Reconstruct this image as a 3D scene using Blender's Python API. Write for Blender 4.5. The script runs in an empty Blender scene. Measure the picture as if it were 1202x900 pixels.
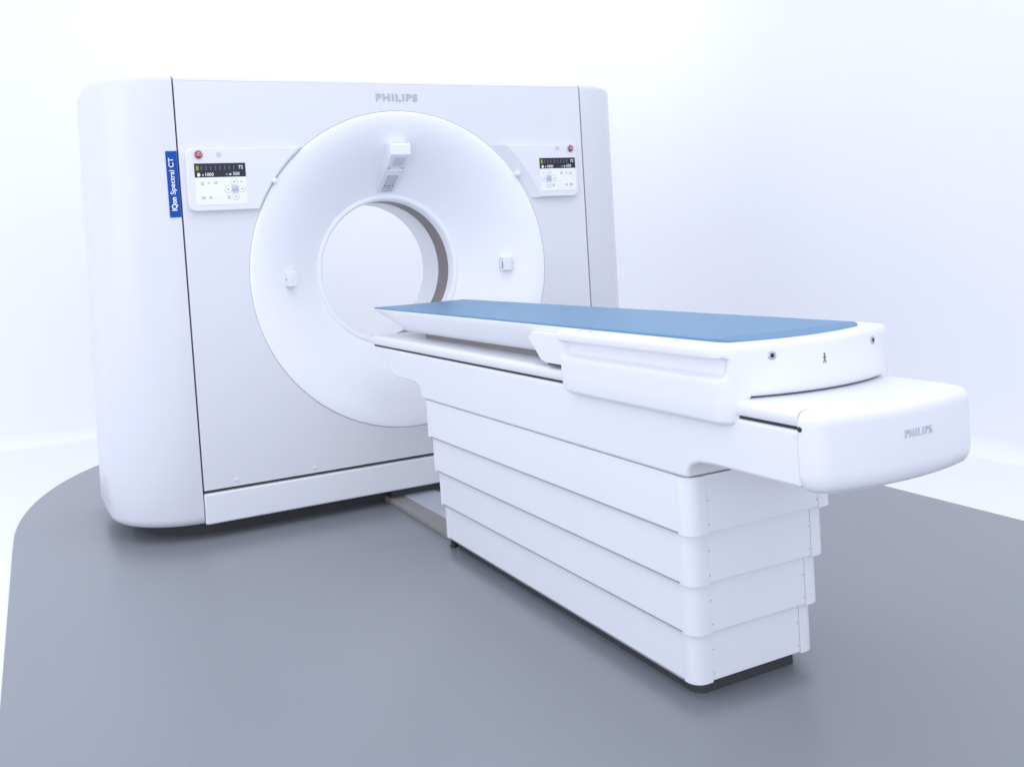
import bpy, bmesh, math, random
from mathutils import Vector, Matrix
PI = math.pi
sc = bpy.context.scene
COL = sc.collection
FZ = 0.02            # the machine's own coordinates sit 2 cm above the floor mat
R = math.radians

# ------------------------------------------------------------------ materials
def mat(name, color, rough=.5, metal=0., spec=.5, var=.0, vscale=6., bump=0., bscale=400., rvar=0., coat=0.):
    m = bpy.data.materials.new(name); m.use_nodes = True
    nt = m.node_tree; b = nt.nodes['Principled BSDF']
    b.inputs['Base Color'].default_value = (*color, 1)
    b.inputs['Roughness'].default_value = rough
    b.inputs['Metallic'].default_value = metal
    b.inputs['Specular IOR Level'].default_value = spec
    if coat: b.inputs['Coat Weight'].default_value = coat; b.inputs['Coat Roughness'].default_value = .15
    tc = nt.nodes.new('ShaderNodeTexCoord')
    if var or rvar:
        n = nt.nodes.new('ShaderNodeTexNoise'); n.inputs['Scale'].default_value = vscale
        n.inputs['Detail'].default_value = 3; n.inputs['Roughness'].default_value = .5
        nt.links.new(tc.outputs['Object'], n.inputs['Vector'])
        if var:
            r = nt.nodes.new('ShaderNodeMapRange')
            r.inputs['From Min'].default_value = 0; r.inputs['From Max'].default_value = 1
            r.inputs['To Min'].default_value = 1 - var; r.inputs['To Max'].default_value = 1 + var
            nt.links.new(n.outputs['Fac'], r.inputs['Value'])
            mx = nt.nodes.new('ShaderNodeVectorMath'); mx.operation = 'SCALE'
            mx.inputs[0].default_value = color
            nt.links.new(r.outputs['Result'], mx.inputs['Scale'])
            nt.links.new(mx.outputs['Vector'], b.inputs['Base Color'])
        if rvar:
            r2 = nt.nodes.new('ShaderNodeMapRange')
            r2.inputs['From Min'].default_value = 0; r2.inputs['From Max'].default_value = 1
            r2.inputs['To Min'].default_value = rough - rvar; r2.inputs['To Max'].default_value = rough + rvar
            nt.links.new(n.outputs['Fac'], r2.inputs['Value']); nt.links.new(r2.outputs['Result'], b.inputs['Roughness'])
    if bump:
        n2 = nt.nodes.new('ShaderNodeTexNoise'); n2.inputs['Scale'].default_value = bscale; n2.inputs['Detail'].default_value = 3
        nt.links.new(tc.outputs['Object'], n2.inputs['Vector'])
        bp = nt.nodes.new('ShaderNodeBump'); bp.inputs['Strength'].default_value = bump; bp.inputs['Distance'].default_value = .001
        nt.links.new(n2.outputs['Fac'], bp.inputs['Height']); nt.links.new(bp.outputs['Normal'], b.inputs['Normal'])
    return m
M = {
 'white':  mat('white_plastic', (.80, .80, .81), .34, var=.012, vscale=5, bump=.10, bscale=300),
 'ring':  mat('ring_plastic', (.89, .89, .90), .34, var=.012, vscale=5, bump=.08, bscale=300),
 'cover':  mat('cover_plastic', (.68, .68, .695), .30, var=.012, vscale=5, bump=.08, bscale=300),
 'panel':  mat('painted_panel', (.725, .725, .737), .42, var=.015, vscale=7, bump=.2, bscale=300),
 'skirt':  mat('skirt_paint', (.83, .83, .84), .42, var=.015, vscale=7, bump=.18, bscale=300),
 'endpanel': mat('end_panel_paint', (.74, .74, .75), .45, var=.02, vscale=9, bump=.25, bscale=600, rvar=.05),
 'dark':   mat('dark_gap', (.03, .028, .027), .7, var=.1, vscale=20),
 'plinth': mat('dark_plinth', (.05, .05, .055), .6, var=.1, vscale=20),
 'beige':  mat('scan_window', (.23, .205, .19), .5, var=.10, vscale=90, bump=.2),
 'blue':   mat('blue_vinyl', (.112, .25, .385), .40, var=.03, vscale=4, rvar=.02, spec=.3),
 'label':  mat('blue_label', (.004, .07, .34), .6, spec=.25, var=.03, vscale=9),
 'text_white': mat('white_print', (.85, .85, .87), .4, var=.01),
 'chrome': mat('brushed_metal', (.52, .53, .55), .24, metal=1., var=.05, vscale=60),
 'screen': mat('dark_screen', (.012, .012, .016), .3, var=.1, vscale=30),
 'cpanel': mat('control_panel_paint', (.755, .755, .77), .4, var=.012, vscale=7, bump=.15, bscale=300),
 'keypad': mat('keypad_film', (.86, .86, .87), .3, var=.01),
 'ink':    mat('grey_print', (.16, .16, .19), .5, var=.05),
 'pale_ink': mat('pale_print', (.32, .33, .38), .5, var=.05),
 'red':    mat('red_button', (.46, .07, .06), .35, var=.05, vscale=30, coat=.4),
 'yellow': mat('yellow_print', (.33, .30, .04), .5, var=.05),
 'lens':   mat('lens_glass', (.56, .58, .62), .25, var=.03),
 'shadow_line':   mat('shadow_line_grey', (.36, .36, .37), .6, var=.05, vscale=40),  # shadow tone for the strips under the tier edges
 'plate_edge': mat('cast_edge', (.29, .275, .255), .6, var=.12, vscale=60, bump=.3),
 'plate':  mat('floor_plate', (.50, .52, .56), .5, var=.16, vscale=25, bump=.2),
 'mat':    mat('grey_vinyl_floor', (.236, .248, .263), .28, var=.03, vscale=1.3, rvar=.008, spec=.75),
 'floor':  mat('white_floor', (.84, .84, .85), .5, var=.01, vscale=1.5),
 'wall':   mat('white_wall', (.86, .86, .862), .85, var=.01, vscale=1.2),
}

# ------------------------------------------------------------------ mesh helpers
class MB:
    def __init__(s): s.v = []; s.f = []
    def add(s, vs, fs):
        o = len(s.v); s.v += [tuple(p) for p in vs]; s.f += [tuple(i + o for i in f) for f in fs]; return s
    def box(s, x0, x1, y0, y1, z0, z1):
        return s.add([(x0,y0,z0),(x1,y0,z0),(x1,y1,z0),(x0,y1,z0),(x0,y0,z1),(x1,y0,z1),(x1,y1,z1),(x0,y1,z1)],
                     [(0,3,2,1),(4,5,6,7),(0,1,5,4),(1,2,6,5),(2,3,7,6),(3,0,4,7)])
    def loft(s, rings, closed=True, caps=True, loop=False):
        n = len(rings[0]); vs = [p for r in rings for p in r]; fs = []
        m = len(rings)
        for i in range(m if loop else m - 1):
            a = i * n; b = ((i + 1) % m) * n
            for k in range(n if closed else n - 1):
                k2 = (k + 1) % n
                fs.append((a + k, a + k2, b + k2, b + k))
        if caps and not loop:
            fs.append(tuple(range(n))[::-1]); fs.append(tuple((m - 1) * n + k for k in range(n)))
        return s.add(vs, fs)
    def prism(s, pts, fn, h0, h1):           # pts 2D, fn(a, b, h) -> 3D
        return s.loft([[fn(a, b, h0) for a, b in pts], [fn(a, b, h1) for a, b in pts]])
    def lathe(s, prof, c, n=96, a0=0, a1=2*PI):   # prof: (radius, y) round the y axis at c = (x, z)
        full = abs(a1 - a0 - 2*PI) < 1e-6
        rings = []
        for i in range(n if full else n + 1):
            a = a0 + (a1 - a0) * i / n
            rings.append([(c[0] + r*math.cos(a), y, c[1] + r*math.sin(a)) for r, y in prof])
        return s.loft(rings, closed=False, caps=False, loop=full)
    def disc(s, c, r, nrm, h=.001, n=24, r2=None):  # short cylinder
        nrm = Vector(nrm).normalized(); t = nrm.orthogonal().normalized(); u = nrm.cross(t); c = Vector(c)
        r2 = r if r2 is None else r2
        A = [c + (t*math.cos(2*PI*i/n) + u*math.sin(2*PI*i/n))*r for i in range(n)]
        B = [c + nrm*h + (t*math.cos(2*PI*i/n) + u*math.sin(2*PI*i/n))*r2 for i in range(n)]
        return s.loft([A, B])
    def ring(s, c, ro, ri, nrm, h=.002, n=28):
        nrm = Vector(nrm).normalized(); t = nrm.orthogonal().normalized(); u = nrm.cross(t); c = Vector(c)
        rings = []
        for i in range(n):
            d = t*math.cos(2*PI*i/n) + u*math.sin(2*PI*i/n)
            rings.append([c + d*ro, c + d*ro + nrm*h*.7, c + d*(ro*.6+ri*.4) + nrm*h, c + d*ri + nrm*h*.8, c + d*ri])
        return s.loft(rings, closed=False, caps=False, loop=True)
    def build(s, name, m, parent=None, bevel=0, seg=3, angle=30, sharp=30, mods=None):
        me = bpy.data.meshes.new(name); me.from_pydata(s.v, [], s.f); me.validate()
        bm = bmesh.new(); bm.from_mesh(me)
        bmesh.ops.remove_doubles(bm, verts=bm.verts, dist=1e-6)
        bmesh.ops.recalc_face_normals(bm, faces=bm.faces); bm.to_mesh(me); bm.free()
        o = bpy.data.objects.new(name, me); COL.objects.link(o)
        me.materials.append(M[m] if isinstance(m, str) else m)
        me.polygons.foreach_set('use_smooth', [True]*len(me.polygons))
        if bevel:
            b = o.modifiers.new('Bevel', 'BEVEL'); b.width = bevel; b.segments = seg
            b.limit_method = 'ANGLE'; b.angle_limit = R(angle)
            w = o.modifiers.new('WN', 'WEIGHTED_NORMAL'); w.keep_sharp = True
        else:
            me.set_sharp_from_angle(angle=R(sharp))
        if parent: o.parent = parent
        return o
def thing(name, label, cat, loc=(0,0,0)):
    o = bpy.data.objects.new(name, None); COL.objects.link(o); o.location = loc
    o['label'] = label; o['category'] = cat; return o
def text(body, mb, pos, right, up, width=None, height=None, bold=0., extrude=.0006, anchor='c', font_gap=1.0):
    """adds extruded letters to mb; pos is the centre of the word"""
    cu = bpy.data.curves.new('tmp', 'FONT'); cu.body = body; cu.size = 1; cu.extrude = 0.01; cu.offset = bold
    cu.space_character = font_gap; cu.resolution_u = 4
    ob = bpy.data.objects.new('tmp', cu); COL.objects.link(ob)
    dg = bpy.context.evaluated_depsgraph_get(); me = ob.evaluated_get(dg).to_mesh()
    vs = [v.co.copy() for v in me.vertices]; fs = [tuple(p.vertices) for p in me.polygons]
    ob.evaluated_get(dg).to_mesh_clear()
    bpy.data.objects.remove(ob); bpy.data.curves.remove(cu)
    x0 = min(v.x for v in vs); x1 = max(v.x for v in vs); y0 = min(v.y for v in vs); y1 = max(v.y for v in vs)
    sx = width/(x1-x0) if width else None; sy = height/(y1-y0) if height else None
    sx = sx or sy; sy = sy or sx
    right = Vector(right).normalized(); up = Vector(up).normalized(); n = right.cross(up); pos = Vector(pos)
    ax = {'c': (x0+x1)/2, 'l': x0, 'r': x1}[anchor]
    out = [pos + right*((v.x-ax)*sx) + up*((v.y-(y0+y1)/2)*sy) + n*(v.z*extrude/.01) for v in vs]
    mb.add(out, fs); return mb
def arc(cx, cy, r, a0, a1, n):
    return [(cx + r*math.cos(R(a0 + (a1-a0)*i/n)), cy + r*math.sin(R(a0 + (a1-a0)*i/n))) for i in range(n+1)]
def rrect(x0, x1, y0, y1, r, n=8):
    return arc(x1-r,y0+r,r,-90,0,n)+arc(x1-r,y1-r,r,0,90,n)+arc(x0+r,y1-r,r,90,180,n)+arc(x0+r,y0+r,r,180,270,n)
def smooth(t): t = max(0, min(1, t)); return t*t*(3-2*t)
def holed(mb, x0, x1, z0, z1, c, r, ya, yb, n=180):
    angs = [2*PI*i/n for i in range(n)] + [math.atan2(z-c[1], x-c[0]) % (2*PI) for x in (x0,x1) for z in (z0,z1)]
    angs = sorted(set(angs)); rings = []
    for a in angs:
        ca, sa = math.cos(a), math.sin(a); t = 1e9
        if ca > 1e-9: t = min(t, (x1-c[0])/ca)
        if ca < -1e-9: t = min(t, (x0-c[0])/ca)
        if sa > 1e-9: t = min(t, (z1-c[1])/sa)
        if sa < -1e-9: t = min(t, (z0-c[1])/sa)
        o = (c[0]+ca*t, c[1]+sa*t); i = (c[0]+ca*r, c[1]+sa*r)
        rings.append([(o[0],ya,o[1]),(i[0],ya,i[1]),(i[0],yb,i[1]),(o[0],yb,o[1])])
    return mb.loft(rings, closed=True, caps=False, loop=True)

# ------------------------------------------------------------------ the setting
fl = MB(); fl.add([(-9,-9,-.006),(2.9,-9,-.006),(2.9,3.5,-.006),(-9,3.5,-.006)], [(0,1,2,3)])
floor = fl.build('floor', 'floor'); floor['kind'] = 'structure'
plan = [(-9, 3.26)] + [(-6+i*.5, 3.26) for i in range(14)] + arc(2.72-.9, 3.26-.9, .9, 90, 0, 24) + [(2.72, 2-i*.5) for i in range(22)]
rows = []
cr = .10
def wall_pt(i, d, z):
    a = Vector(plan[max(0,i-1)]); b = Vector(plan[min(len(plan)-1,i+1)]); t = (b-a).normalized(); n = Vector((t.y,-t.x))
    q = Vector(plan[i]) + n*d; return (q.x, q.y, z)
lv = [(cr*(1-math.sin(R(90)*k/8)), -.0055 + cr*(1-math.cos(R(90)*k/8))) for k in range(9)] + [(0, 4.6)]
w = MB(); w.loft([[wall_pt(i, d, z) for d, z in lv] for i in range(len(plan))], closed=False, caps=False)
wall = w.build('wall', 'wall'); wall['kind'] = 'structure'

mo = [(1.870,-7),(1.870,.4)] + [( .6+1.270*math.cos(R(a)), .55+2.05*math.sin(R(a))) for a in range(4, 91, 4)]
mo = mo + [(-x, y) for x, y in mo[::-1]]
mt = MB(); mt.prism(mo, lambda a, b, h: (a, b, h), -.005, 0)
fm = mt.build('floor_mat', 'mat', bevel=.0015, seg=2)
fm.location = (.011, 0, 0); fm.rotation_euler = (0, 0, -.0205)
fm['label'] = 'large flat grey vinyl mat with curved corners beneath the scanner and table'; fm['category'] = 'floor mat'

# ------------------------------------------------------------------ scanner
G = thing('ct_scanner', 'tall white medical scanner with round bore and two control panels', 'scanner', (0, 0, FZ))
ZC = 1.135; C0 = (0, ZC)
def cover_outline(d, s):
    p = [(1.063, d)] + arc(1.043, .39, .39-d, -86, 0, 20) + [(1.437-d, .55), (1.437-d, .75)] + arc(1.187, .82, .25-d, 0, 90, 14) + [(1.063, 1.07-d)]
    return [(s*x, y) for x, y in p]
def lean(s, x, z):                       # the left shell draws in slightly towards its top
    return x*(1 - (.026 if s < 0 else -.003)*z/2.05*max(0, abs(x)-1.063)/.37) - (0 if s < 0 else .010*max(0, x-1.063)/.37)
lev = [(.10,.048),(.055,.05)]
for k in range(9):
    a = R(90)*k/8; lev.append((.036*(1-math.sin(a)), .052 + .042*(1-math.cos(a))))
lev += [(0,.6),(0,1.2),(0,1.8),(0,2.040)]
TOP = [(.0015,2.0475),(.005,2.0545),(.012,2.0605),(.03,2.0665),(.07,2.0725),(.13,2.078),(.2,2.081)]
def rise(y, z): return z + .055*min(y, .6)*smooth((z-1.2)/.85)
lev += TOP
for s in (-1, 1):
    c = MB(); c.loft([[(lean(s, x, z), y, rise(y, z)) for x, y in cover_outline(d, s)] for d, z in lev]); c.build('side_cover', 'cover', G, sharp=50)
# front panel, top cover, base panel
f = MB(); holed(f, -1.0555, 1.0555, .205, 2.0470, C0, .7824, 0, .03); f.build('front_panel', 'panel', G, bevel=.0008, seg=2)
tp = MB(); pr = [(0,2.0476)] + [(y,rise(y,z)) for y,z in TOP[1:]] + [(.6,rise(.6,2.081)),(.87,2.110),(.98,2.095),(1.05,2.07),(1.07,2.05)]
pr += [(y, z-.02) for y, z in pr[::-1] if .02 < y < 1.04]
tp.prism(pr, lambda a, b, h: (h, a, b), -1.0555, 1.0555); tp.build('top_cover', 'cover', G, sharp=50)
b = MB(); b.box(-1.0590, 1.0590, -.004, .06, .050, .1905); b.build('base_panel', 'white', G, bevel=.009, seg=4)
a = MB(); ap = [(-.335,.2075),(.335,.2075)] + [(.7875*math.sin(R(t)), ZC-.7875*math.cos(R(t))) for t in [25.17 - i*50.34/30 for i in range(31)]]
a.prism(ap, lambda x, z, h: (x, h, z), -.0012, .004); a.build('access_panel', 'panel', G, bevel=.0008, seg=2)
for x, z in ((-.909,.233),(-.54,.229),(.54,.229),(.909,.233)):
    k = MB(); k.lathe([(0,-.004),(.005,-.0036),(.0085,-.002),(.0095,.001)], (x, z), 20); k.build('screw_cap', 'panel', G)
i_ = MB(); holed(i_, -1.10, 1.10, .10, 2.02, C0, .80, .034, .05); i_.build('inner_frame', 'dark', G)
bx = MB(); bx.prism(rrect(-1.30, 1.30, .105, 1.0, .33), lambda x, y, h: (x, y, h), -.02, .047); bx.build('plinth', 'plinth', G)
rp = MB(); holed(rp, -1.055, 1.055, .06, 2.048, C0, .70, 1.045, 1.068); rp.build('rear_panel', 'panel', G, bevel=.0025, seg=2)
# ring cover: a shallow funnel
prof = [(.7808,.03),(.7808,.001),(.7790,-.0018),(.774,-.003)]
for k in range(1, 27):
    t = k/26; r = .774 + (.390-.774)*t
    prof.append((r, -.003 + .262*(smooth(t*.86)*.55 + .45*t**1.5)))
yl = prof[-1][1]
rg = MB(); rg.lathe(prof, C0, 192); rg.build('ring_cover', 'ring', G, sharp=50)
lp = MB(); l_ = [(.3905, yl+.001),(.3885,yl-.0008),(.3845,yl-.0022),(.378,yl-.0030),(.371,yl-.0018),(.3645,yl+.004),(.3605,yl+.014),(.359,yl+.026),(.359,.31)]
lp.lathe(l_, C0, 160); lp.build('bore_lip', 'ring', G, sharp=60)
sw = MB(); sw.lathe([(.359,.31),(.361,.312),(.361,.448)], C0, 160); sw.build('scan_window', 'beige', G)
bl = MB(); bl.lathe([(.3615,.4475),(.358,.449),(.357,.452),(.357,.64),(.360,.665),(.369,.685),(.40,.73),(.50,.86),(.60,.97),(.68,1.05),(.699,1.066)], C0, 160); bl.build('bore_liner', 'ring', G, sharp=50)

# funnel surface depth at a radius, to seat the laser boxes on it
def funnel_y(r):
    pts = sorted(prof[3:]);
    for (r0,y0),(r1,y1) in zip(pts, pts[1:]):
        if r0 <= r <= r1: return y0 + (y1-y0)*(r-r0)/(r1-r0)
    return 0
# top laser housing, sloping down the funnel to the lip
lh = MB(); sec = [(-.012,1.701),(-.012,1.752),(-.004,1.760),(.06,1.760),(.25,1.60),(.272,1.515)]
lh.prism(sec, lambda y, z, h: (h, y, z), -.053, .053)
LH = lh.build('laser_housing', 'white', G, bevel=.007, seg=3)
sl = Vector((0, .27+.012, 1.515-1.701)).normalized(); nn = Vector((0, -sl.z, sl.y)) * -1     # along the underside, and out of it
if nn.z > 0: nn = -nn
def und(x, t, o=0): return Vector((x, -.012, 1.701)) + sl*t + nn*o
def slab(mb, x0, x1, t0, t1, h):
    A = [und(x0,t0,-.001), und(x1,t0,-.001), und(x1,t1,-.001), und(x0,t1,-.001)]
    return mb.loft([A, [p + nn*(h+.001) for p in A]])
q = MB(); slab(q, -.036, .036, .012, .10, .0015); q.build('lens_plate', 'panel', LH, bevel=.001)
q = MB(); slab(q, -.026, .026, .022, .082, .0030); q.build('lens', 'lens', LH, bevel=.001)
q = MB(); slab(q, -.040, .040, .108, .150, .010); q.build('cross_bar', 'white', LH, bevel=.002)
q = MB(); slab(q, -.027, .031, .158, .295, .0018); q.build('vent_plate', 'lens', LH, bevel=.001)
for x, t, r_ in ((-.036,.104,.0035),(.036,.104,.0035),(-.018,.245,.005),(.002,.245,.005),(.022,.245,.005),(.004,.262,.004)):
    q = MB(); q.disc(und(x,t,0), r_, nn, .0025, 12); q.build('sensor_eye' if r_ > .0036 else 'screw', 'ink', LH)
# side laser boxes
for x, z, s in ((-.565,1.127,-1),(.595,1.127,1)):
    y0 = funnel_y(abs(x)+.03) - .018; y1 = funnel_y(abs(x)-.04)+.01
    k = MB(); xo, xi = x + s*.040, x - s*.030
    k.loft([[(xo, y0+.026, z-.030),(xo, y0+.026, z+.030),(xo, y1, z+.030),(xo, y1, z-.030)],
            [(x+s*.012, y0, z-.036),(x+s*.012, y0, z+.036),(x+s*.012, y1, z+.036),(x+s*.012, y1, z-.036)],
            [(xi, y0+.012, z-.036),(xi, y0+.012, z+.036),(xi, y1, z+.036),(xi, y1, z-.036)]])
    L = k.build('laser_housing', 'white', G, bevel=.004, seg=3)
    e = MB()
    if s > 0: e.box(xi-.0012, xi+.004, y0+.018, y0+.024, z-.022, z+.012); e.build('laser_slot', 'ink', L); e = MB()
    e.disc((x+s*.026, y0+.0135, z), .0035, (s*.55,-.8,0), .0015, 12); e.build('screw', 'pale_ink', L)
for x, z in ((-.640,1.589),(.643,1.592)):
    k = MB(); k.lathe([(0,-.034),(.008,-.033),(.0125,-.027),(.0135,-.018),(.0135,.002)], (x,z), 24); k.build('knob', 'white', G)

# control panels
def control_panel(s, xo, xd0, xd1, z0, z1, d0, d1, k0, slope):
    y = -.028; rr = .03; Rr = .790 if s > 0 else .7835
    def outline(rad, inset):
        za, zb = z0+inset, z1-inset; xe = s*(abs(xo)-inset)
        xa = s*math.sqrt(rad**2-(za-ZC)**2); xb = s*math.sqrt(rad**2-(zb-ZC)**2)
        pts = [(xa, za)]
        o1 = arc(0,0,rr,-90,0,6); pts += [(s*(abs(xe)-rr+p), za+rr+q_) for p,q_ in o1]
        o2 = arc(0,0,rr,0,90,6); pts += [(s*(abs(xe)-rr+p), zb-rr+q_) for p,q_ in o2]
        a1 = math.atan2(zb-ZC, abs(xb)); a0 = math.atan2(za-ZC, abs(xa))
        pts += [(s*rad*math.cos(a1+(a0-a1)*i/24), ZC+rad*math.sin(a1+(a0-a1)*i/24)) for i in range(25)][:-1]
        return pts
    c = MB(); c.loft([[(x, .004, z) for x,z in outline(Rr,0)], [(x, -.003, z) for x,z in outline(Rr+.003,0)],
                      [(x, y+.004, z) for x,z in outline(Rr+slope,0)], [(x, y, z) for x,z in outline(Rr+slope+.007,.004)]])
    P = c.build('control_panel', 'cpanel', G, sharp=28)
    w = xd1-xd0; cx = (xd0+xd1)/2
    d = MB(); d.box(xd0, xd1, y-.002, y+.002, d0, d1); d.build('display', 'screen', P, bevel=.0006)
    kp = MB(); kp.box(xd0, xd1, y-.0015, y+.002, k0, d0-.0005); kp.build('keypad', 'keypad', P, bevel=.0006)
    h = d1-d0; yt = y-.0023; X = (1,0,0); Z = (0,0,1)
    def U(u, v): return (xd0+w*u, yt, d1-h*v)
    t = MB(); text('72', t, U(.905,.31), X, Z, height=.0155, bold=.01); text('1000', t, U(.205,.80), X, Z, height=.0145, anchor='l', bold=.01)
    text('550', t, U(.745,.78), X, Z, height=.0145, anchor='l', bold=.01)
    t.disc(U(.075,.83), .007, (0,-1,0), .0006); t.box(*[v for v in (U(.075,0)[0]-.005, U(.075,0)[0]+.005, yt-.0006, yt, U(0,.75)[2], U(0,.68)[2])])
    p0 = U(.155,.84); t.box(p0[0]-.005,p0[0]+.005,yt-.0006,yt,p0[2]-.001,p0[2]+.001); t.box(p0[0]-.001,p0[0]+.001,yt-.0006,yt-.0001,p0[2]-.005,p0[2]+.005)
    p0 = U(.69,.82); t.disc((p0[0],yt,p0[2]), .0065, (0,-1,0), .0006, 3); t.box(p0[0]-.02,p0[0]-.010,yt-.0006,yt,p0[2]-.001,p0[2]+.001)
    t.build('lettering', 'text_white', P)
    g = MB()
    def man(mb, u, v, sc_, lie):
        x, _, z = U(u, v)
        mb.disc((x, yt, z+.008*sc_), .0032*sc_, (0,-1,0), .0006, 10)
        for (ax,az,bx_,bz) in ((0,.005,0,-.004),(0,.003,-.005,-.002),(0,.003,.005,-.001+lie*.003),(0,-.004,-.004,-.011),(0,-.004,.004,-.011)):
            dx, dz = bx_-ax, bz-az; L_ = math.hypot(dx,dz); nx, nz = -dz/L_*.0011*sc_, dx/L_*.0011*sc_
            A = [(x+ax*sc_+nx, z+az*sc_+nz),(x+bx_*sc_+nx, z+bz*sc_+nz),(x+bx_*sc_-nx, z+bz*sc_-nz),(x+ax*sc_-nx, z+az*sc_-nz)]
            mb.loft([[(p, yt, q_) for p,q_ in A],[(p, yt-.0005, q_) for p,q_ in A]])
    for k in range(8):
        g = MB(); man(g, .135+.0905*k, .33, .85, k % 2); g.build('position_icon', 'ink', P)
    yq = MB(); x, _, z = U(.058,.34); yq.box(x-.006, x+.006, yt-.0003, yt+.0002, z-.010, z+.010); yq.build('active_icon', 'yellow', P)
    # keypad symbols (mirrored on the other panel)
    kh = d0-k0
    def K(u, v):
        u = u if s < 0 else 1-u
        return xd0+w*u, yt+.0008, d0-kh*v
    bt = [(.755,.19),(.63,.46),(.905,.45),(.775,.73)]
    kc = K(.77,.46); gx = MB(); gx.box(kc[0]-.016,kc[0]+.016,kc[1]-.0004,kc[1]+.0004,kc[2]-.017,kc[2]+.017); gx.build('key_patch', 'lens', P)
    for u, v in bt:
        x, yy, z = K(u, v); q = MB(); q.disc((x,yy+.0004,z), .0145, (0,-1,0), .0022, 24, .0135); B = q.build('button', 'keypad', P, sharp=50)
        q = MB(); q.ring((x,yy,z), .0165, .0142, (0,-1,0), .0006); q.build('button_rim', 'lens', P)
    def done(mb): mb.build('key_symbol', 'pale_ink', P)
    for (u, v), a in zip(bt, (90, 180, 0, -90)):
        x, yy, z = K(u, v); a = R(a); pts = [(6,0),(0,5),(0,1.8),(-5,1.8),(-5,-1.8),(0,-1.8),(0,-5)]
        pts = [(x+.001*(p*math.cos(a)-q_*math.sin(a)), z+.001*(p*math.sin(a)+q_*math.cos(a))) for p,q_ in pts]
        im = MB(); im.loft([[(p, yy-.0015, q_) for p,q_ in pts],[(p, yy-.0024, q_) for p,q_ in pts]]); done(im)
    def blk(im, u, v, wx, wz, dx=0, dz=0):
        x, yy, z = K(u, v); im.box(x+dx-wx, x+dx+wx, yy-.0006, yy+.0005, z+dz-wz, z+dz+wz)
    for u, v in ((.14,.22),(.40,.20),(.64,.74)):
        im = MB(); blk(im,u,v,.006,.0016,0,-.006); blk(im,u,v,.0014,.005,-.006,0); blk(im,u,v,.003,.003,.002,.003); done(im)
    im = MB(); blk(im,.26,.21,.006,.0012); blk(im,.26,.21,.0012,.003); done(im)
    im = MB(); blk(im,.90,.18,.004,.0012); blk(im,.90,.18,.0012,.004); done(im)
    im = MB(); blk(im,.14,.76,.0014,.005,-.006); blk(im,.14,.76,.0014,.005,0); blk(im,.14,.76,.0014,.005,.006); blk(im,.14,.76,.008,.0012,0,.006); done(im)
    im = MB(); blk(im,.275,.74,.004,.004); blk(im,.275,.74,.003,.001,.008,-.006); done(im)
    x, yy, z = kc; im = MB(); im.box(x-.011,x+.004,yy-.0009,yy-.0002,z-.006,z-.001); im.box(x+.006,x+.010,yy-.0009,yy-.0002,z-.008,z+.010); im.box(x-.012,x-.009,yy-.0009,yy-.0002,z-.002,z+.006); done(im)
    return P
PL = control_panel(-1, -1.031, -.998, -.772, 1.462, 1.742, 1.612, 1.674, 1.489, .006)
PR = control_panel(1, 1.004, .771, .990, 1.466, 1.742, 1.615, 1.670, 1.497, .042)
for P, x, xi, z in ((PL,-.976,-.886,1.713),(PR,.966,.885,1.719)):
    e = MB(); e.ring((x,-.028,z), .0195, .0140, (0,-1,0), .007); e.build('button_collar', 'chrome', P, sharp=60)
    e = MB(); e.lathe([(0,-.043),(.007,-.0425),(.0115,-.0405),(.0138,-.037),(.0141,-.027)], (x,z), 28); e.build('emergency_button', 'red', P, sharp=60)
    e = MB()
    for k in range(3):
        a = R(90+120*k); e.box(x+.006*math.cos(a)-.003, x+.006*math.cos(a)+.003, -.0442, -.0415, z+.006*math.sin(a)-.0012, z+.006*math.sin(a)+.0012)
    e.build('arrow_marks', 'text_white', P)
    e = MB(); e.disc((xi,-.0275,z), .012, (0,-1,0), .0014, 24); e.build('indicator_lamp', 'lens', P)

# blue name plate and maker's lettering
def cov_y(x): return .39 - math.sqrt(max(0, .39**2 - max(0, abs(x)-1.043)**2))
np_ = MB(); xs = [-1.1115 + .0475*i/6 for i in range(7)]
np_.loft([[(x, cov_y(x)+.0005, 1.441),(x, cov_y(x)-.0025, 1.441),(x, cov_y(x)-.0025, 1.734),(x, cov_y(x)+.0005, 1.734)] for x in xs])
NP = np_.build('name_plate', 'label', G)
tx = MB(); xm = -1.088; ym = cov_y(xm)-.0028; dv = Vector((-1, cov_y(-1.112)/.069*.9, 0)).normalized()
text('IQon', tx, (xm, ym, 1.4705), (0,0,1), dv, width=.060, height=.0275, bold=.03, anchor='l'); tx.build('lettering', 'text_white', NP)
tx = MB(); text('Spectral CT', tx, (xm-.0002, ym, 1.5425), (0,0,1), dv, width=.162, height=.0285, bold=.012, anchor='l'); tx.build('lettering', 'text_white', NP)
lg = MB(); text('PHILIPS', lg, (0, 0, 1.9825), (1,0,0), (0,0,1), width=.218, height=.0365, bold=.03, extrude=.003, font_gap=1.2)
lg.build('maker_lettering', 'chrome', G)

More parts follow.
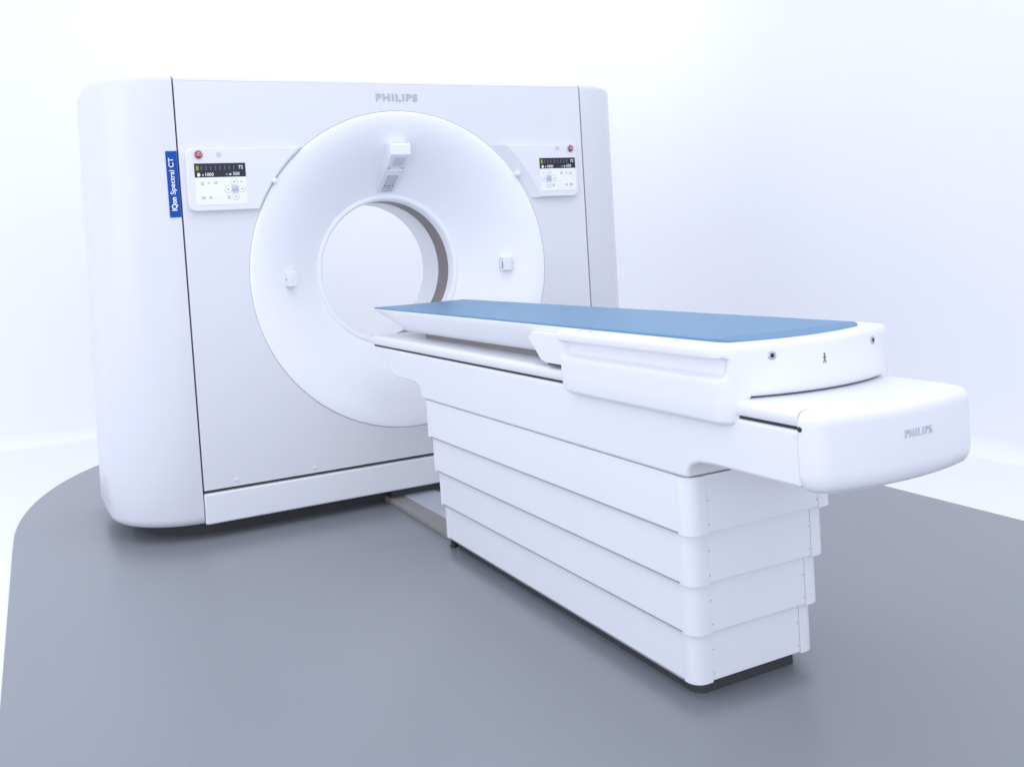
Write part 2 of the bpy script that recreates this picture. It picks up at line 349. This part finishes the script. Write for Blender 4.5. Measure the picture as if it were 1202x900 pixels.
# ------------------------------------------------------------------ patient table
T = thing('patient_table', 'white patient table on a stepped column with a blue mattress', 'patient table', (0, 0, FZ))
tiers = [(.2485,.4526,.604,-2.443,-.700),(.2360,.3100,.470,-2.4205,-.716),(.2230,.1690,.33,-2.4035,-.730),(.2105,.0275,.19,-2.386,-.742)]
for w_, z0, z1, yn, yf in tiers:
    k = MB(); k.prism(rrect(-w_, w_+.006, yn, yf, .036, 10), lambda x, y, h: (x, y, h), z0, z1)
    S = k.build('skirt_panel', 'skirt', T, bevel=.0015, seg=2, angle=40)
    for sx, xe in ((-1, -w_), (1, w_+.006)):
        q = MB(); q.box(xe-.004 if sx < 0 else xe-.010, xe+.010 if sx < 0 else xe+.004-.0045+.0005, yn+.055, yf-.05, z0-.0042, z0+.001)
        q.v = [(v[0] + (.0035 if sx < 0 else -.0005), v[1], v[2]) for v in q.v]; q.build('under_edge_strip', 'shadow_line', S)  # grey strip in place of the shadow line below each tier edge
    # slightly proud corner posts and the inset end sheet
    def post(cx, cy, a0, ex, ey):
        o_, r1 = .0022, .036
        pa = arc(cx, cy, r1+o_, a0, a0+90, 10)
        d0 = Vector((math.cos(R(a0)), math.sin(R(a0)))); d1 = Vector((math.cos(R(a0+90)), math.sin(R(a0+90))))
        p0 = Vector(pa[0]) - d1*ex; p1 = Vector(pa[-1]) - d0*ey
        pts = [tuple(p0)] + pa + [tuple(p1)]
        pi = [tuple(Vector(p1)-d1*.006)] + arc(cx, cy, r1-.004, a0+90, a0, 6) + [tuple(Vector(p0)-d0*.006)]
        return pts + pi
    r_ = .036
    for cx, cy, a0, ex, ey in ((-w_+r_, yn+r_, 180, .012, .020),(w_+.006-r_, yn+r_, 270, .020, .012),(w_+.006-r_, yf-r_, 0, .012, .02),(-w_+r_, yf-r_, 90, .02, .012)):
        q = MB(); q.prism(post(cx, cy, a0, ex, ey), lambda x, y, h: (x, y, h), z0-.004, z1-.0005)
        q.build('corner_trim', 'skirt', S, bevel=.0008, seg=2, angle=40)
    for x in (-w_+.062, w_-.056):
        q = MB(); q.box(x-.0066 if x < 0 else x+.0054, x-.0054 if x < 0 else x+.0066, yn-.0006, yn+.002, z0, z1-.001); q.build('seam', 'pale_ink', S)
        for dz in (.085, .02):
            q = MB(); q.disc((x, yn+.0002, z0+dz), .0019, (0,-1,0), .0008, 10); q.build('screw', 'pale_ink', S)
k = MB(); k.prism(rrect(-.180, .180, -2.353, -.80, .03), lambda x, y, h: (x, y, h), -.02, .0275); k.build('plinth', 'plinth', T)
for x, y in ((-.185,-.772),(.185,-.772)):
    q = MB(); q.lathe([(0,0),(.016,0),(.018,.004),(.012,.012),(.012,.05),(0,.05)], (0,0), 20)
    q.v = [(x+a_, y+c_, -.02+b_) for a_, b_, c_ in q.v]; q.build('levelling_foot', 'dark', T)
# plate on the floor between table and scanner
k = MB(); k.box(-.165, .165, -1.0, .16, -.02, .006); FP = k.build('floor_plate', 'plate_edge', T, bevel=.004, seg=3)
k = MB(); k.box(-.083, .083, -1.0, .10, .003, .0085); k.build('inlay', 'plate', FP, bevel=.001)
k = MB(); k.box(-.150, .150, .045, .058, .008, .046); k.build('under_edge_strip', 'plinth', FP)

# long upper frame: side profile extruded across
HW = .2555
pf = [(-2.45,.6085),(-2.42,.6065),(-.712,.6065)] + [(-.700+.012*math.cos(R(a)), .6065+.012+.012*math.sin(R(a))) for a in (-60,-30,0)]
pf += [(-.680,.645),(-.665,.658),(-.640,.664),(-.45,.668)] + [(-.385,.674),(-.36,.683)] + [(-.245,.727),(-.128,.7905)]
pf += [(-2.8462,.7905),(-2.8462,.662),(-2.55,.660),(-2.50,.656),(-2.47,.645),(-2.455,.630)]
k = MB(); k.prism(pf, lambda y, z, h: (h, y, z), -HW, HW)
k.build('table_frame', 'white', T, bevel=.014, seg=5, angle=50)
k = MB(); k.prism([(-2.850,.7885),(-.140,.7885),(-.116,.8005),(-2.850,.8005)], lambda y, z, h: (h, y, z), -.2485, .2485)
k.build('gap_strip', 'dark', T)
def cover_section(y, zt, zb, w):
    r_ = min(.016, (zt-zb)*.8); half = [(w-.002, zb), (w, zb+.002)] + [(w-r_+r_*math.cos(R(a)), zt-r_+r_*math.sin(R(a))) for a in range(0, 91, 15)]
    return [(x, y, z) for x, z in half] + [(-x, y, z) for x, z in half[::-1]]
secs = [(-2.8450,.8335),(-2.6,.8337),(-1.8,.8345),(-1.0,.837),(-.25,.8405),(-.16,.8400),(-.125,.8375),(-.108,.833),(-.098,.827),(-.092,.820),(-.089,.815)]
k = MB(); k.loft([cover_section(y, zt, .799 if y < -.12 else .799+(y+.12)*.4, HW if y < -.11 else HW-.001) for y, zt in secs]); k.build('frame_cover', 'white', T, sharp=50)
# end cap: rounded lofted block
def cap_outline(d, y_in):
    h = .2590 - d; A = .80 - d
    r_ = .0595 - d; ay = -2.936 + .80
    # front arc centre (0, ay) radius A, corner fillet radius r_
    cx = h - r_; cy = ay - math.sqrt((A-r_)**2 - cx**2)
    ang = math.degrees(math.atan2(cy-ay, cx))
    right = [(h, y_in), (h, (y_in+cy)/2)] + arc(cx, cy, r_, 0, ang, 10)
    fr = arc(0, ay, A, ang, -180-ang, 20)[1:-1]
    left = [(-x, y) for x, y in right[::-1]]
    return right + fr + left
lvl = [(.05,.648),(.03,.650)] + [(.030*(1-math.sin(R(90)*i/6)), .652+.045*(1-math.cos(R(90)*i/6))) for i in range(7)]
lvl += [(0,.74),(0,.80)] + [(.026*(1-math.cos(R(90)*i/6)), .806+.027*math.sin(R(90)*i/6)) for i in range(7)] + [(.05,.8345)]
k = MB(); k.box(-.215, .215, -2.86, -2.80, .70, .775); k.build('cap_bracket', 'panel', T)
k = MB(); k.loft([[(x, y, z) for x, y in cap_outline(d, -2.8484)] for d, z in lvl])
EC = k.build('end_cap', 'white', T, sharp=55)
q = MB(); q.disc((-.2555, -2.8535, .7945), .0060, (-1,0,0), .0042, 16); q.build('stop_screw', 'dark', EC)
xl = .012; yl_ = -2.936 + .80 - math.sqrt(.64-xl*xl); tg = Vector((math.sqrt(.64-xl*xl), xl*1.0, 0)).normalized()
q = MB(); text('PHILIPS', q, (xl, yl_-.0006, .7645), tg, (0,0,1), width=.086, height=.0185, bold=.0, extrude=.0018, font_gap=1.3); q.build('maker_lettering', 'lens', EC)

# sliding rail under the tabletop and tabletop
k = MB(); k.box(-.14, .14, -2.6, -.50, .832, .864); k.build('slide_rail', 'plate_edge', T, bevel=.004)
secs = []
for y in [-.078,-.10,-.14,-.2,-.26,-.32,-.37,-.41,-.45,-.50,-.6,-.8,-1.1,-1.4,-1.65,-1.9,-1.935]:
    t = min(1, (-.078-y)/.34); D = .006 + .096*(t if t < .85 else .85+.15*smooth((t-.85)/.15) if t < 1 else 1)
    s_ = .2425 - .004*max(0, 1-(-.078-y)/.03) if y > -.11 else .2425
    half = [(1.0,0),(1.0,-.10),(.985,-.20),(.955,-.42),(.90,-.66),(.83,-.84),(.74,-.95),(.60,-.99),(.3,-1.0)]
    ring = [(s_*a_, y, .9625 + D*b_) for a_, b_ in half] + [(0, y, .9625-D)] + [(-s_*a_, y, .9625 + D*b_) for a_, b_ in half[::-1]]
    ring += [(-.2355, y, .966),(-.15, y, .9655),(.15, y, .9655),(.2355, y, .966)]
    secs.append(ring)
k = MB(); k.loft(secs); TT = k.build('tabletop', 'white', T, sharp=40)
# side brackets
for s in (-1, 1):
    bp = [(-1.655,.925),(-1.685,.945),(-1.95,.945),(-1.95,.848),(-1.765,.848),(-1.735,.855)]
    k = MB(); k.prism(bp, lambda y, z, h: (h*s, y, z), .236, .2585); k.build('side_bracket', 'white', T, bevel=.004, seg=3)
    k = MB(); k.box(min(s*.236,s*.2565), max(s*.236,s*.2565), -1.95, -1.775, .8440, .8475); k.build('bracket_gap', 'dark', T)

# foot-end housing: a wall lofted along its plan path with a hand grip scooped in the sides
RA, AY, FR, HX = .596, -2.110, .060, .285
pth = []                                                # (x, y, nx, ny, s) left side -> end arc -> right side
cyf = AY - math.sqrt((RA-FR)**2 - (HX-FR)**2); angc = math.degrees(math.atan2(cyf-AY, HX-FR))
ys = [-1.905-i*.004 for i in range(11)] + [-1.97,-2.02,-2.1,-2.2,-2.3,-2.4,-2.45] + [-2.47-i*.012 for i in range(8)]
for y in ys: pth.append((-HX, y, -1, 0))
a_end = -180 - angc                                      # direction of the arc start seen from both centres (left)
n_c = 14
for i in range(n_c+1):
    a = R(-180 + (a_end+180)*i/n_c); pth.append((-HX+FR + FR*math.cos(a), cyf + FR*math.sin(a), math.cos(a), math.sin(a)))
n_a = 60
for i in range(1, n_a):
    a = R(a_end + (angc-a_end)*i/n_a); pth.append((RA*math.cos(a), AY+RA*math.sin(a), math.cos(a), math.sin(a)))
for i in range(n_c+1):
    a = R(angc + (0-angc)*i/n_c); pth.append((HX-FR + FR*math.cos(a), cyf + FR*math.sin(a), math.cos(a), math.sin(a)))
for y in ys[::-1]: pth.append((HX, y, 1, 0))
rings = []; carc = -1
for x, y, nx, ny in pth:
    side = abs(nx) > .999
    ey = -1.905 - y                                       # distance from the open end of the wing
    zb = .772
    if side and ey < .035: zb = .772 + .035 - math.sqrt(max(0, .035**2 - (.035-ey)**2))
    if not side and y < -2.60: zb = .772 + .0650*smooth((.2475-abs(x))/.030)
    g_ = 1.0
    if not side:
        an = abs(math.degrees(math.atan2(-ny, abs(nx))))      # 0 on the sides, growing towards the end arc
        g_ = 1 - smooth((an-16)/36)
    lipo = .007*g_; dep = .062*g_*(smooth(ey/.03) if side else 1)
    zlo = .885 + (.0 if side else 0)
    top = [(.130,.9540),(.090,.9600),(.060,.9638),(.034,.9660),(.018,.9665),(.009-lipo*.5,.9640),(.003-lipo,.9585),(-lipo,.951),(-lipo,.941),(.001*g_-lipo,.9345),(.006*g_-lipo+dep*.2,.931)]
    rec = [(dep*.80,.9300),(dep,.926),(dep*.97,.920),(dep*.74,.908),(dep*.40,.894),(dep*.13,.884),(dep*.02,.879),(0,.875)]
    bot = [(0,.862),(0,(.862+zb+.02)/2),(0,zb+.014),(.0015,zb+.008),(.005,zb+.0035),(.010,zb+.0008),(.015,zb),(.021,zb+.0008),(.0215,.850),(.0215,.93)]
    rings.append([(x-nx*d, y-ny*d, z) for d, z in top+rec+bot])
k = MB(); k.loft(rings); FH = k.build('foot_housing', 'white', T, sharp=55)
k = MB(); hb = [(-.244,-2.3)] + [(RA*.955*math.cos(R(a)), AY+RA*.955*math.sin(R(a))) for a in [205+i*5 for i in range(27)] if abs(RA*.955*math.cos(R(a))) < .244] + [(.244,-2.3)]
k.prism(hb, lambda x, y, h: (x, y, h), .8315, .858); k.build('housing_gap_fill', 'dark', T)  # dark block added to deepen the shade in the gap below the housing
for s in (-1, 1):
    k = MB(); k.box(min(s*.2557,s*.2632), max(s*.2557,s*.2632), -2.640, -2.0, .792, .85); k.build('gap_strip', 'dark', T)
def on_end(x, z, off=0.):
    n = Vector((x, -math.sqrt(RA*RA-x*x), 0)).normalized(); return Vector((0,AY,z)) + n*(RA+off), n
for x, z in ((-.167,.933),(.168,.936)):
    p_, n = on_end(x, z, -.0005); q = MB(); q.ring(p_, .0105, .0052, n, .003); So = q.build('socket', 'chrome', FH, sharp=60)
    q = MB(); q.disc(p_, .0054, n, .0012, 16); q.build('socket_hole', 'dark', So)
# walking person pictogram
p_, n = on_end(-.023, .913, 0); rt = Vector((-n.y, n.x, 0)); up = Vector((0,0,1)); q = MB()
q.disc(p_+up*.0105, .0028, n, .0006, 12)
for (ax,az,bx_,bz,wd) in ((0,.0075,.0005,-.0015,.0021),(0,.006,-.0045,.0005,.0010),(0,.006,.0045,.001,.0010),(.0003,-.001,-.0042,-.0115,.0013),(.0003,-.001,.0042,-.0115,.0013)):
    dx, dz = bx_-ax, bz-az; L_ = math.hypot(dx,dz); ox, oz = -dz/L_*wd, dx/L_*wd
    A = [p_+rt*(a_)+up*(c_)+n*.0001 for a_,c_ in ((ax+ox,az+oz),(bx_+ox,bz+oz),(bx_-ox,bz-oz),(ax-ox,az-oz))]
    q.loft([A, [v+n*.0006 for v in A]])
q.build('pictogram', 'ink', FH)
# small release catches on the rim
for y in (-2.005, -2.06, -2.46):
    q = MB(); q.box(-.277, -.268, y-.006, y+.006, .962, .9675); q.build('catch', 'lens', FH, bevel=.001)

# mattress with a turned-down foot flap
MW = .2375
nx_, rows_ = 24, []
def endy(x):
    q_ = max(0, abs(x)-(MW-.022)); return -2.084 - math.sqrt((RA-.0445)**2 - x*x) + .022 - math.sqrt(max(0, .022**2 - q_*q_))
fold = -2.562
yy = [-.132,-.1325,-.1336,-.1355,-.139,-.150] + [-.3 - .2*i for i in range(11)] + [-2.45,-2.52,fold+.004,fold]
def mz(x, y):
    e = min(MW-abs(x), .007, (-.132-y) if y > -.2 else .007)
    return .9675 + .0045*math.sqrt(max(0, 1-(1-e/.007)**2)) - .0012*math.exp(-((x/.16)**2))
k = MB(); grid = []
xs = [-MW, -MW+.0005, -MW+.0016, -MW+.0035, -MW+.007, -MW+.015] + [-.21+.035*i for i in range(13)] + [MW-.015, MW-.007, MW-.0035, MW-.0016, MW-.0005, MW]
for x in xs:
    e_ = endy(x); col = [(x, y, mz(x, y)) for y in yy]
    z_f = mz(x, fold); last = min(e_, fold-.002)
    for t in (.08,.3,.6,.9,1.0): y_ = fold + (last-fold)*t; col.append((x, y_, z_f - .16*(fold-y_) - (.002 if t == 1.0 else 0)))
    grid.append([(x, -.132, .958)] + col + [(x, last, .952)])
k.loft(grid, closed=False, caps=False)
n_ = len(grid[0]); m_ = len(grid)
k.f.append(tuple(range(n_))); k.f.append(tuple((m_-1)*n_+i for i in range(n_))[::-1])
k.build('mattress', 'blue', T, sharp=25)

# ------------------------------------------------------------------ camera
cp = dict(cx=-1.7622, cy=-4.3914, cz=1.2396, yaw=-0.461, pitch=-0.0455, roll=-0.0626, f=1116.0465, px=569.2583, py=336.8789)
F = Vector((math.sin(-cp['yaw'])*math.cos(cp['pitch']), math.cos(cp['yaw'])*math.cos(cp['pitch']), math.sin(cp['pitch'])))
r0 = F.cross(Vector((0,0,1))).normalized(); u0 = r0.cross(F)
cr_, sr_ = math.cos(cp['roll']), math.sin(cp['roll'])
r1 = r0*cr_ + u0*sr_; u1 = u0*cr_ - r0*sr_
cam = bpy.data.cameras.new('camera'); co = bpy.data.objects.new('camera', cam); COL.objects.link(co)
mw = Matrix((r1, u1, -F)).transposed().to_4x4(); mw.translation = Vector((cp['cx'], cp['cy'], cp['cz']+FZ)); co.matrix_world = mw
cam.sensor_width = 36; cam.sensor_fit = 'HORIZONTAL'; cam.lens = cp['f']/1202*36
cam.shift_x = (601-cp['px'])/1202; cam.shift_y = (cp['py']-450)/1202
cam.clip_start = .05; cam.clip_end = 200
sc.camera = co

# ------------------------------------------------------------------ light
wd = bpy.data.worlds.new('World'); sc.world = wd; wd.use_nodes = True
bg = wd.node_tree.nodes['Background']; bg.inputs['Color'].default_value = (.765, .812, 1.0, 1); bg.inputs['Strength'].default_value = 1.30
def area(name, loc, target, sx, sy, power, color=(1,1,1)):
    l = bpy.data.lights.new(name, 'AREA'); l.shape = 'RECTANGLE'; l.size = sx; l.size_y = sy; l.energy = power; l.color = color
    o = bpy.data.objects.new(name, l); COL.objects.link(o); o.location = loc
    o.rotation_euler = (Vector(target)-Vector(loc)).to_track_quat('-Z', 'Y').to_euler(); return o
area('overhead_softbox', (-.2, -2.0, 4.4), (-.1, -1.9, 0), 2.6, 2.6, 26, (.91,.94,1))
area('backdrop_softbox', (.9, 1.6, 3.7), (1.2, 3.26, .7), 3.2, .9, 13, (.95,.965,1))
area('left_softbox', (-4.2, -.2, 2.0), (-.9, -.6, .3), 2.2, 2.2, 14, (.90,.93,1))
area('front_fill', (-3.4, -6.8, 1.15), (0, -.8, .5), 4, 1.9, 36, (.90,.93,1))  # unseen fill lamp, added to brighten the faces turned to the viewer
sc.view_settings.view_transform = 'Standard'; sc.view_settings.look = 'None'
sc.view_settings.exposure = .20; sc.view_settings.gamma = 1
sc.cycles.max_bounces = 8; sc.cycles.diffuse_bounces = 5; sc.cycles.use_denoising = True
